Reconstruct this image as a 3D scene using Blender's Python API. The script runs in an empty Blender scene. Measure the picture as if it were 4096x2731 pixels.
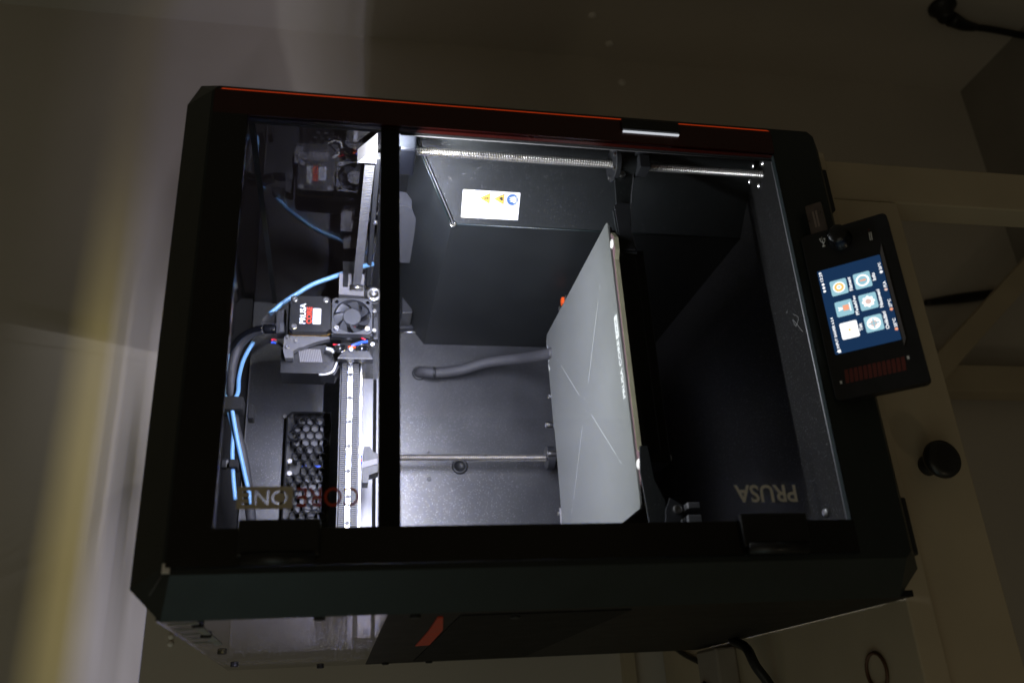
import bpy, bmesh, math, random
from mathutils import Vector, Matrix
random.seed(7)
S = bpy.context.scene
COL = S.collection
PI = math.pi

# ------------------------------------------------------------------ camera
cam_d = bpy.data.cameras.new("camera")
cam = bpy.data.objects.new("camera", cam_d); COL.objects.link(cam)
R0 = Vector((-0.05497097, -0.18512866, -0.98117561))   # picture right
R1 = Vector((-0.91234531, 0.4085965, -0.02597946))     # picture down
R2 = Vector((0.40571446, 0.89374285, -0.19136221))     # view direction
m3 = Matrix((R0, -R1, -R2)).transposed()
cam.matrix_world = Matrix.Translation((-0.0722, -0.561, 0.4234)) @ m3.to_4x4()
cam_d.sensor_width = 36.0
cam_d.lens = 30.64
cam_d.clip_start = 0.01; cam_d.clip_end = 60
cam_d.dof.use_dof = True
cam_d.dof.focus_distance = 0.82
cam_d.dof.aperture_fstop = 5.6
S.camera = cam

# ------------------------------------------------------------------ world and lamps
W = bpy.data.worlds.new("World"); S.world = W; W.use_nodes = True
bg = W.node_tree.nodes["Background"]
bg.inputs[0].default_value = (1.0, 0.79, 0.48, 1); bg.inputs[1].default_value = 0.038
S.view_settings.view_transform = 'Standard'; S.view_settings.look = 'None'
S.view_settings.exposure = 0.0; S.view_settings.gamma = 1.0

def area(name, loc, target, sx, sy, watts, col, roll_axis=None):
    d = bpy.data.lights.new(name, 'AREA'); d.shape = 'RECTANGLE'; d.size = sx; d.size_y = sy
    d.energy = watts; d.color = col
    o = bpy.data.objects.new(name, d); COL.objects.link(o)
    z = (Vector(loc) - Vector(target)).normalized()
    x = Vector(roll_axis or (1, 0, 0)); x = (x - z * x.dot(z)).normalized(); y = z.cross(x)
    o.matrix_world = Matrix.Translation(loc) @ Matrix((x, y, z)).transposed().to_4x4()
    return o
# the chamber light bar tucked behind the front cross bar
# (cool and warm rows sit a hair apart, so the edge of the beam on the wall runs through yellow)
area("chamber_light", (0.208, 0.0235, 0.3870), (0.208, 1.0235, 0.5670), 0.30, 0.0006, 5.4, (0.36, 0.45, 1.0))
area("chamber_light", (0.208, 0.0237, 0.3863), (0.208, 1.0237, 0.5663), 0.30, 0.0006, 3.2, (1.0, 0.87, 0.36))
area("chamber_light", (0.208, 0.0175, 0.3760), (0.208, 0.4175, -0.6240), 0.30, 0.0035, 2.1, (0.93, 0.96, 1.0))
area("chamber_light", (0.369, 0.0240, 0.3868), (1.299, 0.2240, 0.6868), 0.012, 0.0006, 5.5, (0.95, 0.96, 1.0))  # added end lamp, brightens the beam on the right-hand walls
# dim room light from the left of the photographer, and a weak low one that throws the knob's shadow
area("room_lamp", (-1.4, -1.5, 1.15), (0.1, 0.0, 0.35), 1.6, 1.2, 2.1, (1.0, 0.96, 0.78))
area("room_lamp", (-1.75, -0.22, 0.80), (0.0, 0.0, 0.42), 0.9, 0.8, 1.0, (0.66, 1.0, 0.96))  # added lamp out of view, gives the left chamfer its cool sheen
area("low_lamp", (-0.75, -0.55, -0.35), (0.3, 0.1, 0.0), 0.12, 0.12, 0.22, (1.0, 0.84, 0.58))

S.cycles.max_bounces = 10; S.cycles.transparent_max_bounces = 16
S.cycles.caustics_reflective = False; S.cycles.caustics_refractive = False
S.cycles.sample_clamp_indirect = 4.0

# ------------------------------------------------------------------ materials
def mat(name, col, rough=0.5, metal=0.0, spec=0.5, noise=0.0, nscale=60.0, bump=0.0, bscale=400.0, emit=None, estr=0.0, fleck=0.0, fscale=700.0, aniso=0):
    m = bpy.data.materials.new(name); m.use_nodes = True
    nt = m.node_tree; b = nt.nodes["Principled BSDF"]
    b.inputs["Base Color"].default_value = (*col, 1); b.inputs["Roughness"].default_value = rough
    b.inputs["Metallic"].default_value = metal; b.inputs["Specular IOR Level"].default_value = spec
    if emit: b.inputs["Emission Color"].default_value = (*emit, 1); b.inputs["Emission Strength"].default_value = estr
    tc = nt.nodes.new("ShaderNodeTexCoord")
    colsock = None
    if noise:
        n = nt.nodes.new("ShaderNodeTexNoise"); n.inputs["Scale"].default_value = nscale; n.inputs["Detail"].default_value = 6
        nt.links.new(tc.outputs["Object"], n.inputs["Vector"])
        r = nt.nodes.new("ShaderNodeMapRange"); r.inputs[1].default_value = 0.3; r.inputs[2].default_value = 0.7
        r.inputs[3].default_value = 1 - noise; r.inputs[4].default_value = 1 + noise
        nt.links.new(n.outputs["Fac"], r.inputs[0])
        mx = nt.nodes.new("ShaderNodeVectorMath"); mx.operation = 'SCALE'; mx.inputs[0].default_value = col
        nt.links.new(r.outputs[0], mx.inputs["Scale"]); colsock = mx.outputs[0]
        nt.links.new(colsock, b.inputs["Base Color"])
        r2 = nt.nodes.new("ShaderNodeMapRange"); r2.inputs[3].default_value = max(0.02, rough - 0.08); r2.inputs[4].default_value = min(1, rough + 0.08)
        nt.links.new(n.outputs["Fac"], r2.inputs[0]); nt.links.new(r2.outputs[0], b.inputs["Roughness"])
    if fleck:
        v = nt.nodes.new("ShaderNodeTexVoronoi"); v.inputs["Scale"].default_value = fscale
        nt.links.new(tc.outputs["Object"], v.inputs["Vector"])
        sp = nt.nodes.new("ShaderNodeSeparateColor"); nt.links.new(v.outputs["Color"], sp.inputs[0])
        gt = nt.nodes.new("ShaderNodeMath"); gt.operation = 'GREATER_THAN'; gt.inputs[1].default_value = 1 - fleck
        nt.links.new(sp.outputs[0], gt.inputs[0])
        lt = nt.nodes.new("ShaderNodeMath"); lt.operation = 'LESS_THAN'; lt.inputs[1].default_value = 0.33
        nt.links.new(v.outputs["Distance"], lt.inputs[0])
        an = nt.nodes.new("ShaderNodeMath"); an.operation = 'MULTIPLY'
        nt.links.new(gt.outputs[0], an.inputs[0]); nt.links.new(lt.outputs[0], an.inputs[1])
        mc = nt.nodes.new("ShaderNodeMix"); mc.data_type = 'RGBA'
        mc.inputs["A"].default_value = (*col, 1); mc.inputs["B"].default_value = (0.30, 0.30, 0.315, 1)
        if colsock: nt.links.new(colsock, mc.inputs["A"])
        nt.links.new(an.outputs[0], b.inputs["Metallic"]); nt.links.new(an.outputs[0], mc.inputs["Factor"]); nt.links.new(mc.outputs["Result"], b.inputs["Base Color"])
    if bump:
        n2 = nt.nodes.new("ShaderNodeTexNoise"); n2.inputs["Scale"].default_value = bscale; n2.inputs["Detail"].default_value = 3
        nt.links.new(tc.outputs["Object"], n2.inputs["Vector"])
        bp = nt.nodes.new("ShaderNodeBump"); bp.inputs["Strength"].default_value = bump; bp.inputs["Distance"].default_value = 0.0006
        nt.links.new(n2.outputs["Fac"], bp.inputs["Height"]); nt.links.new(bp.outputs[0], b.inputs["Normal"])
    return m

def pane_mat(name, tint, rough=0.02, ior=1.5, dust=0.0, gl=1.0):
    m = bpy.data.materials.new(name); m.use_nodes = True; nt = m.node_tree
    for n in list(nt.nodes): nt.nodes.remove(n)
    out = nt.nodes.new("ShaderNodeOutputMaterial")
    t = nt.nodes.new("ShaderNodeBsdfTransparent"); t.inputs[0].default_value = (*tint, 1)
    g = nt.nodes.new("ShaderNodeBsdfGlossy"); g.inputs["Roughness"].default_value = rough; g.inputs[0].default_value = (gl, gl, gl, 1)
    lw = nt.nodes.new("ShaderNodeLayerWeight"); lw.inputs["Blend"].default_value = 0.5     # Schlick, the same for both faces of the pane
    pw = nt.nodes.new("ShaderNodeMath"); pw.operation = 'POWER'; pw.inputs[1].default_value = 5.0
    f0 = ((ior - 1) / (ior + 1)) ** 2
    f = nt.nodes.new("ShaderNodeMath"); f.operation = 'MULTIPLY_ADD'; f.inputs[1].default_value = 1 - f0; f.inputs[2].default_value = f0
    nt.links.new(lw.outputs["Facing"], pw.inputs[0]); nt.links.new(pw.outputs[0], f.inputs[0])
    mx = nt.nodes.new("ShaderNodeMixShader")
    nt.links.new(f.outputs[0], mx.inputs[0]); nt.links.new(t.outputs[0], mx.inputs[1]); nt.links.new(g.outputs[0], mx.inputs[2])
    last = mx
    if dust:
        tc = nt.nodes.new("ShaderNodeTexCoord")
        mp = nt.nodes.new("ShaderNodeMapping"); mp.inputs["Scale"].default_value = (1, 18, 160)
        nz = nt.nodes.new("ShaderNodeTexNoise"); nz.inputs["Scale"].default_value = 2.6; nz.inputs["Detail"].default_value = 4
        nt.links.new(tc.outputs["Object"], mp.inputs[0]); nt.links.new(mp.outputs[0], nz.inputs["Vector"])
        rg = nt.nodes.new("ShaderNodeMapRange"); rg.inputs[1].default_value = 0.56; rg.inputs[2].default_value = 0.80
        rg.inputs[4].default_value = dust; nt.links.new(nz.outputs["Fac"], rg.inputs[0])
        df = nt.nodes.new("ShaderNodeBsdfTranslucent"); df.inputs[0].default_value = (0.7, 0.68, 0.66, 1)
        m2 = nt.nodes.new("ShaderNodeMixShader"); nt.links.new(rg.outputs[0], m2.inputs[0])
        nt.links.new(mx.outputs[0], m2.inputs[1]); nt.links.new(df.outputs[0], m2.inputs[2]); last = m2
    nt.links.new(last.outputs[0], out.inputs[0])
    return m

def emis(name, col, s):
    m = bpy.data.materials.new(name); m.use_nodes = True; b = m.node_tree.nodes["Principled BSDF"]
    b.inputs["Base Color"].default_value = (0.01, 0.01, 0.01, 1); b.inputs["Roughness"].default_value = 0.3
    b.inputs["Emission Color"].default_value = (*col, 1); b.inputs["Emission Strength"].default_value = s
    return m

M = {}
M['wall'] = mat('wall_paint', (0.60, 0.555, 0.49), 0.75, noise=0.04, nscale=5, bump=0.05, bscale=160)
M['floor'] = mat('floor_vinyl', (0.30, 0.28, 0.25), 0.5, noise=0.12, nscale=8)
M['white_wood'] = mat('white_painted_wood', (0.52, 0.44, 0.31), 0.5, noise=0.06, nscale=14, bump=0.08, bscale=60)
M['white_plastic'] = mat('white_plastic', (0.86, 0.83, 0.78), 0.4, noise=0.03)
M['beige_plastic'] = mat('beige_plastic', (0.34, 0.30, 0.25), 0.45, noise=0.05)
M['knob'] = mat('black_knob_lacquer', (0.012, 0.011, 0.010), 0.4, noise=0.1)
M['powder'] = mat('black_powder_coat', (0.010, 0.0165, 0.0165), 0.44, spec=0.6, noise=0.08, nscale=40, bump=0.25, bscale=900)
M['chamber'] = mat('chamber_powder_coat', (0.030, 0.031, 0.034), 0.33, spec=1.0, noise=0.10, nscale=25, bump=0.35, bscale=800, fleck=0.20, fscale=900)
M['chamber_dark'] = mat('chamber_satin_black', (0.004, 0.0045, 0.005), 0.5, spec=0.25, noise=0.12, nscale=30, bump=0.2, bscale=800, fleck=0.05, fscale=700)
M['matte_black'] = mat('matte_black_coat', (0.006, 0.006, 0.0062), 0.6, spec=0.12, noise=0.1, nscale=40, bump=0.2, bscale=900)
M['side'] = mat('side_panel_coat', (0.007, 0.0066, 0.006), 0.55, spec=0.25, noise=0.1, nscale=40, bump=0.2, bscale=900)
M['lip'] = mat('lip_powder_coat', (0.019, 0.0185, 0.0185), 0.45, spec=0.22, noise=0.1, nscale=25, bump=0.4, bscale=700, fleck=0.15, fscale=900)
M['cover_grey'] = mat('cover_grey_coat', (0.014, 0.016, 0.0165), 0.5, spec=0.35, noise=0.10, nscale=30, bump=0.25, bscale=700, fleck=0.05, fscale=900)
M['gloss_black'] = mat('gloss_black_plastic', (0.006, 0.006, 0.006), 0.22, noise=0.1)
M['door_border'] = mat('dark_red_black_plastic', (0.035, 0.0035, 0.002), 0.25, noise=0.1)
M['black_plastic'] = mat('black_plastic', (0.0065, 0.007, 0.008), 0.4, noise=0.1, nscale=80)
M['shiny_black'] = mat('shiny_black_plastic', (0.003, 0.0034, 0.0048), 0.25, spec=0.35, noise=0.05)
M['dark_grey_plastic'] = mat('dark_grey_plastic', (0.022, 0.023, 0.026), 0.45, noise=0.06, nscale=120, bump=0.15, bscale=900)
M['grey_plastic'] = mat('grey_plastic', (0.095, 0.095, 0.10), 0.5, noise=0.06, nscale=100, bump=0.1, bscale=900)
M['pale_grey_plastic'] = mat('pale_grey_plastic', (0.20, 0.195, 0.20), 0.5, noise=0.05)
M['fan_plastic'] = mat('fan_grey_plastic', (0.055, 0.057, 0.063), 0.38, noise=0.05)
M['steel'] = mat('bright_steel', (0.80, 0.77, 0.72), 0.30, 1.0, noise=0.05, nscale=200)
M['rail_steel'] = mat('rail_steel', (0.75, 0.76, 0.78), 0.34, 1.0, noise=0.05, nscale=120)
M['screw_steel'] = mat('screw_steel', (0.70, 0.69, 0.68), 0.28, 1.0)
M['brass'] = mat('brass_plate', (0.62, 0.36, 0.10), 0.3, 1.0, noise=0.1)
M['belt'] = mat('belt_rubber', (0.075, 0.075, 0.078), 0.55, noise=0.15, nscale=300)
M['sheet'] = mat('sheet_powder_steel', (0.150, 0.156, 0.147), 0.48, spec=0.5, noise=0.05, nscale=18, bump=0.12, bscale=1200)
M['print_white'] = mat('pale_print', (0.66, 0.68, 0.64), 0.6)
M['line_print'] = mat('faint_line_print', (0.42, 0.44, 0.42), 0.6)
M['bed_brown'] = mat('bed_brown_board', (0.17, 0.105, 0.115), 0.5, noise=0.1)
M['bed_edge'] = mat('bed_olive_edge', (0.40, 0.375, 0.25), 0.6, noise=0.1, nscale=90)
M['bed_black'] = mat('bed_black', (0.010, 0.010, 0.011), 0.5, noise=0.1)
M['sleeve'] = mat('braided_sleeve', (0.052, 0.052, 0.056), 0.6, noise=0.35, nscale=900, bump=0.8, bscale=1100)
M['loom'] = mat('black_braided_loom', (0.034, 0.034, 0.036), 0.55, noise=0.5, nscale=900, bump=0.8, bscale=1000)
M['ptfe'] = mat('blue_ptfe', (0.15, 0.33, 0.56), 0.35, noise=0.04, nscale=40)
M['velcro'] = mat('black_velcro', (0.005, 0.005, 0.005), 0.9, noise=0.5, nscale=700, bump=1.0, bscale=900)
M['rubber'] = mat('black_rubber', (0.016, 0.017, 0.018), 0.5)
M['orange'] = mat('orange_plastic', (0.80, 0.10, 0.015), 0.4)
M['orange_deep'] = mat('orange_handle_plastic', (0.62, 0.05, 0.012), 0.45, noise=0.1)
M['red_print'] = mat('red_print', (0.10, 0.013, 0.006), 0.6, noise=0.1)
M['logo_red'] = mat('logo_red', (0.72, 0.065, 0.03), 0.5)
M['logo_white'] = mat('logo_white', (0.80, 0.84, 0.86), 0.5)
M['core_red'] = mat('door_letter_red', (0.55, 0.07, 0.03), 0.45, 0.5)
M['door_grey'] = mat('door_letter_grey', (0.86, 0.86, 0.82), 0.45, 0.5)
M['door_taupe'] = mat('door_box_taupe', (0.72, 0.66, 0.54), 0.45, 0.5)
M['sticker'] = mat('sticker_white', (0.62, 0.62, 0.60), 0.4)
M['sticker_yellow'] = mat('sticker_yellow', (0.55, 0.36, 0.06), 0.4)
M['sticker_pale'] = mat('sticker_pale_yellow', (0.66, 0.60, 0.34), 0.4)
M['sticker_blue'] = mat('sticker_blue', (0.045, 0.12, 0.30), 0.4)
M['ink'] = mat('black_ink', (0.02, 0.02, 0.02), 0.5)
M['profile'] = mat('aluminium_profile', (0.34, 0.34, 0.36), 0.45, 0.4, noise=0.06, nscale=60)
M['grille'] = mat('glossy_grille_plastic', (0.010, 0.0105, 0.012), 0.13, spec=0.8, noise=0.05)
M['wire_blue'] = mat('wire_blue', (0.03, 0.10, 0.65), 0.35)
M['wire_red'] = mat('wire_red', (0.65, 0.03, 0.05), 0.35)
M['wire_white'] = mat('wire_white', (0.7, 0.7, 0.68), 0.35)
M['wire_yellow'] = mat('wire_yellow', (0.75, 0.55, 0.05), 0.35)
M['smoke'] = pane_mat('smoked_polycarbonate', (0.37, 0.355, 0.39), ior=1.75)
M['smoke_left'] = pane_mat('smoked_polycarbonate_dusty', (0.50, 0.485, 0.51), ior=1.4, dust=0.09)
M['smoke_lid'] = pane_mat('smoked_lid', (0.70, 0.695, 0.70), ior=1.45)
M['glass'] = pane_mat('door_glass', (0.65, 0.655, 0.66), ior=1.4, gl=0.4)
def lucent(name, col):
    m = bpy.data.materials.new(name); m.use_nodes = True; nt = m.node_tree
    for n in list(nt.nodes): nt.nodes.remove(n)
    out = nt.nodes.new("ShaderNodeOutputMaterial"); a = nt.nodes.new("ShaderNodeBsdfDiffuse"); b = nt.nodes.new("ShaderNodeBsdfTranslucent"); x = nt.nodes.new("ShaderNodeMixShader")
    a.inputs[0].default_value = (*col, 1); b.inputs[0].default_value = (*col, 1); x.inputs[0].default_value = 0.6
    nt.links.new(a.outputs[0], x.inputs[1]); nt.links.new(b.outputs[0], x.inputs[2]); nt.links.new(x.outputs[0], out.inputs[0]); return m
M['louvre'] = lucent('pale_translucent_plastic', (0.7, 0.7, 0.68))
M['clear_plastic'] = pane_mat('clear_grey_plastic', (0.45, 0.45, 0.47), rough=0.25, ior=2.2)
M['edge_glow'] = emis('edge_lit_orange', (1.0, 0.070, 0.006), 0.27)  # emission stands in for chamber light carried through the door edge
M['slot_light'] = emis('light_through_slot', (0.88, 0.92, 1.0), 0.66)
M['slot_dim'] = emis('light_through_slot_dim', (0.8, 0.85, 0.9), 0.06)
M['scr_bg'] = emis('screen_navy', (0.006, 0.026, 0.075), 1.15)
M['scr_tile'] = emis('screen_tile', (0.30, 0.54, 0.63), 1.1)
M['scr_white'] = emis('screen_white', (0.95, 0.98, 1.0), 1.3)
M['scr_orange'] = emis('screen_orange', (1.0, 0.42, 0.25), 1.0)
M['scr_yellow'] = emis('screen_yellow', (1.0, 0.62, 0.16), 1.0)
M['scr_pink'] = emis('screen_pale_pink', (0.80, 0.58, 0.52), 1.0)
M['bezel_line'] = mat('bezel_grey', (0.12, 0.11, 0.11), 0.3)
M['usb_shell'] = mat('usb_dark_shell', (0.075, 0.055, 0.045), 0.3, noise=0.2, nscale=120)
M['usb_print'] = mat('usb_print', (0.20, 0.15, 0.12), 0.6)
M['cable'] = mat('black_cable', (0.008, 0.008, 0.008), 0.45, noise=0.1)
M['rubber_band'] = mat('brown_rubber', (0.11, 0.05, 0.025), 0.6)
M['strand'] = mat('pale_filament', (0.35, 0.35, 0.34), 0.4)

# ------------------------------------------------------------------ mesh helpers (all sizes in mm)
class MB:
    def __init__(s): s.v = []; s.f = []; s.sm = []
    def add(s, vs, fs, smooth=False):
        o = len(s.v); s.v += [tuple(x) for x in vs]; s.f += [tuple(i + o for i in f) for f in fs]; s.sm += [smooth] * len(fs); return s
    def box(s, x0, x1, y0, y1, z0, z1):
        v = [(x, y, z) for x in (x0, x1) for y in (y0, y1) for z in (z0, z1)]
        return s.add(v, [(0, 1, 3, 2), (4, 6, 7, 5), (0, 4, 5, 1), (2, 3, 7, 6), (0, 2, 6, 4), (1, 5, 7, 3)])
    def bbox(s, x0, x1, y0, y1, z0, z1, b):
        "box with bevelled edges"
        bm = bmesh.new(); bmesh.ops.create_cube(bm, size=1)
        for v in bm.verts: v.co = Vector((x0 + (v.co.x + .5) * (x1 - x0), y0 + (v.co.y + .5) * (y1 - y0), z0 + (v.co.z + .5) * (z1 - z0)))
        bmesh.ops.bevel(bm, geom=bm.edges[:], offset=b, segments=2, affect='EDGES', profile=0.5)
        bm.verts.index_update(); s.add([v.co[:] for v in bm.verts], [[v.index for v in f.verts] for f in bm.faces]); bm.free(); return s
    def prism(s, pts, axis, a, b):
        "polygon pts extruded along axis from a to b; for y: pts are (x,z), for z: (x,y), for x: (y,z)"
        n = len(pts)
        def P(p, h): return {'x': (h, p[0], p[1]), 'y': (p[0], h, p[1]), 'z': (p[0], p[1], h)}[axis]
        v = [P(p, a) for p in pts] + [P(p, b) for p in pts]
        return s.add(v, [tuple(range(n)), tuple(range(2 * n - 1, n - 1, -1))] + [(i, i + n, (i + 1) % n + n, (i + 1) % n) for i in range(n)])
    def lathe(s, prof, c, axis, seg=24, smooth=True):
        "prof: (r, h) list, revolved round axis through c"
        c = Vector(c); vs = []; n = len(prof)
        for k in range(seg):
            a = 2 * PI * k / seg; ca, sa = math.cos(a), math.sin(a)
            for r, h in prof:
                vs.append({'z': c + Vector((r * ca, r * sa, h)), 'y': c + Vector((r * ca, h, r * sa)), 'x': c + Vector((h, r * ca, r * sa))}[axis])
        fs = []
        for k in range(seg):
            for i in range(n - 1):
                a = k * n + i; b = ((k + 1) % seg) * n + i; fs.append((a, b, b + 1, a + 1))
        fs.append(tuple(k * n for k in range(seg))); fs.append(tuple(k * n + n - 1 for k in reversed(range(seg))))
        return s.add(vs, fs, smooth)
    def tube(s, path, r, seg=10, sub=6, smooth=True, flat=None):
        P = [Vector(p) for p in path]; pts = []
        if len(P) > 2 and sub > 1:
            Q = [P[0] * 2 - P[1]] + P + [P[-1] * 2 - P[-2]]
            for i in range(1, len(Q) - 2):
                for k in range(sub):
                    t = k / sub; a, b, c, d = Q[i - 1:i + 3]
                    pts.append(0.5 * ((2 * b) + (c - a) * t + (2 * a - 5 * b + 4 * c - d) * t * t + (3 * b - a - 3 * c + d) * t ** 3))
            pts.append(P[-1])
        else: pts = P
        vs = []; up = None; n = len(pts)
        for i, p in enumerate(pts):
            t = (pts[min(i + 1, n - 1)] - pts[max(i - 1, 0)]).normalized()
            if up is None: up = t.orthogonal().normalized()
            up = (up - t * up.dot(t)).normalized(); w = t.cross(up)
            rr = r(i / (n - 1)) if callable(r) else r
            for k in range(seg):
                a = 2 * PI * k / seg; vs.append(p + up * math.cos(a) * rr + w * math.sin(a) * rr)
        fs = [(i * seg + k, i * seg + (k + 1) % seg, (i + 1) * seg + (k + 1) % seg, (i + 1) * seg + k) for i in range(n - 1) for k in range(seg)]
        fs += [tuple(reversed(range(seg))), tuple((n - 1) * seg + k for k in range(seg))]
        return s.add(vs, fs, smooth)
    def tf(s, mtx):
        s.v = [tuple(mtx @ Vector(p)) for p in s.v]; return s
    def build(s, name, m, parent=None):
        me = bpy.data.meshes.new(name); me.from_pydata([(x * .001, y * .001, z * .001) for x, y, z in s.v], [], s.f)
        me.polygons.foreach_set('use_smooth', s.sm)
        bm = bmesh.new(); bm.from_mesh(me); bmesh.ops.recalc_face_normals(bm, faces=bm.faces[:]); bm.to_mesh(me); bm.free()
        me.materials.append(m); me.update()
        return link(name, me, parent)

def link(name, me, parent=None):
    o = bpy.data.objects.new(name, me); COL.objects.link(o)
    if parent is not None:
        o.parent = parent; o.matrix_parent_inverse = Matrix.Identity(4)
        off = Vector((0, 0, 0)); p = parent
        while p is not None: off += p.location; p = p.parent
        o.location = -off
    return o
def empty(name, loc_mm):
    o = bpy.data.objects.new(name, None); COL.objects.link(o); o.location = Vector(loc_mm) * .001; o.empty_display_size = .02; return o
def tag(o, label=None, cat=None, group=None, kind=None):
    if label: o['label'] = label
    if cat: o['category'] = cat
    if group: o['group'] = group
    if kind: o['kind'] = kind
    return o
def dup(o, loc, parent=None):
    c = o.copy(); COL.objects.link(c)
    if parent: c.parent = parent
    c.location = loc; return c
def text_mb(body, bold=0.0, space=1.0):
    "flat filled text, returned as an MB in unit square coordinates (x 0..1, y 0..1)"
    cu = bpy.data.curves.new('txt', 'FONT'); cu.body = body; cu.size = 1; cu.offset = bold; cu.resolution_u = 3; cu.space_character = space
    o = bpy.data.objects.new('txt', cu); COL.objects.link(o); bpy.context.view_layer.update()
    me = bpy.data.meshes.new_from_object(o.evaluated_get(bpy.context.evaluated_depsgraph_get()))
    v = [tuple(x.co) for x in me.vertices]; f = [tuple(p.vertices) for p in me.polygons]
    bpy.data.objects.remove(o); bpy.data.curves.remove(cu); bpy.data.meshes.remove(me)
    x0 = min(p[0] for p in v); x1 = max(p[0] for p in v); y0 = min(p[1] for p in v); y1 = max(p[1] for p in v)
    b = MB(); b.add([((p[0] - x0) / (x1 - x0), (p[1] - y0) / (y1 - y0), 0) for p in v], f); return b
def place(b, origin, ux, uy):
    "map unit-square MB onto origin + x*ux + y*uy (mm vectors)"
    O, X, Y = Vector(origin), Vector(ux), Vector(uy)
    b.v = [tuple(O + X * p[0] + Y * p[1]) for p in b.v]; return b
def text(name, body, origin, ux, uy, m, parent, bold=0.0, space=1.0):
    b = place(text_mb(body, bold, space), origin, ux, uy); o = b.build(name, m, parent)
    return o
def rrect(x0, x1, y0, y1, r, n=4):
    p = []
    for cx, cy, a0 in ((x1 - r, y1 - r, 0), (x0 + r, y1 - r, 90), (x0 + r, y0 + r, 180), (x1 - r, y0 + r, 270)):
        for k in range(n + 1):
            a = math.radians(a0 + 90 * k / n); p.append((cx + r * math.cos(a), cy + r * math.sin(a)))
    return p
def cap_screw(c, axis, r, h, sgn=-1):
    "socket cap screw whose head points to sgn*axis"
    return MB().lathe([(r, 0), (r, sgn * h * .8), (r * .82, sgn * h), (r * .45, sgn * h), (r * .40, sgn * h * .45), (0.02, sgn * h * .45)], c, axis, 14, False)

# ------------------------------------------------------------------ the room
def structure(b, name, m): return tag(b.build(name, m), kind='structure')
structure(MB().box(-2600, 1035, 620, 700, -770, 1900), 'back_wall', M['wall'])
structure(MB().box(1035, 1115, -2600, 620, -770, 1900), 'right_wall', M['wall'])
structure(MB().box(-2600, 1035, -2600, 620, -830, -770), 'floor', M['floor'])
tag(MB().box(-1500, 300, 606, 620, 34, 50).build('wall_rail', M['white_wood']), 'narrow white rail running along the back wall behind the printer', 'rail')
# small spots of light on the walls, painted as pale discs
light_spots = [((1033, 519.4, 17.0), 'x'), ((1033, 581.0, -31.2), 'x'), ((982.8, 618, -61.3), 'y'), ((54.6, 618, 619.6), 'y'), ((46.1, 618, 619.4), 'y')]
labs = ['round pale screw cap on the right wall, highest of the three right of the printer',
        'round pale screw cap on the right wall, between two others and nearest the corner',
        'round pale screw cap on the back wall right of the printer, beside the corner',
        'upper of the two small pale screw caps on the back wall above the printer',
        'lower of the two small pale screw caps on the back wall above the printer']
for i, (c, ax) in enumerate(light_spots):
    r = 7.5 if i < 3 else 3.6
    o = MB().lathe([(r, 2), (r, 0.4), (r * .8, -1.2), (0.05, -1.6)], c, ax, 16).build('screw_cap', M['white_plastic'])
    tag(o, labs[i], 'screw cap', 'pale screw caps on the walls')  # the discs are painted light spots, not screw caps
# plug and lead on the right wall
pl = empty('power_plug', (1035, 420, -559))
MB().lathe([(23, 0), (23, -6), (20, -9), (15, -18), (13, -28), (11, -32), (0.1, -33)], (1035, 418, -586), 'x', 20).build('plug_body', M['cable'], pl)
MB().tube([(1008, 420, -598), (1006, 428, -628), (1010, 434, -656)], lambda t: 13 - 6 * t, 12).build('strain_relief', M['cable'], pl)
MB().tube([(1006, 430, -640), (1010, 434, -662), (1016, 441, -706), (1018, 451, -790)], 6, 10).build('lead', M['cable'], pl)
tag(pl, 'black mains plug in the right wall with its lead hanging down', 'plug')
# thin black lead on the wall below table height
tag(MB().tube([(555, 615, -556), (564, 615, -610), (571, 615, -655), (580, 615, -705)], lambda t: 5.5 + 4 * math.sin(t * 2.6), 8).build('dangling_cable', M['cable']),
    'short thick black cable hanging on the wall under the table', 'cable')

# ------------------------------------------------------------------ the table
tb = empty('table', (0, 300, -770))
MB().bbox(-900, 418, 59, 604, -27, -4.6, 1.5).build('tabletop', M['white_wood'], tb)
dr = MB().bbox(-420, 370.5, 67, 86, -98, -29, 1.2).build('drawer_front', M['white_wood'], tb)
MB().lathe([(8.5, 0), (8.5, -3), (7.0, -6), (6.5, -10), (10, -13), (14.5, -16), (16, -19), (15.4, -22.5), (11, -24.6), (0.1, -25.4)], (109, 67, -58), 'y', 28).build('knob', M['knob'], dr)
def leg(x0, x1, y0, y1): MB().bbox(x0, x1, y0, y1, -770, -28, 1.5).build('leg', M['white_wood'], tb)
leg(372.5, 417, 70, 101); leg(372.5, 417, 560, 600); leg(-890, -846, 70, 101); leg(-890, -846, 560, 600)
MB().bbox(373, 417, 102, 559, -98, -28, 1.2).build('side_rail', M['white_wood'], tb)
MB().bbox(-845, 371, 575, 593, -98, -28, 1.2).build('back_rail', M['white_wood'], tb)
def beam(p, q, w, t):
    p, q = Vector(p), Vector(q); d = (q - p); L = d.length; d.normalize(); y = Vector((0, 1, 0)); n = d.cross(y)
    b = MB().bbox(0, L, -t / 2, t / 2, -w / 2, w / 2, 1); return b.tf(Matrix.Translation(p) @ Matrix((d, y, n)).transposed().to_4x4())
beam((375, 551, -455), (640, 551, -775), 34, 16).tf(Matrix.Identity(4)).build('cross_brace', M['white_wood'], tb)
tag(tb, 'white painted table with a drawer and black knob under the printer', 'table')
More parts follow.
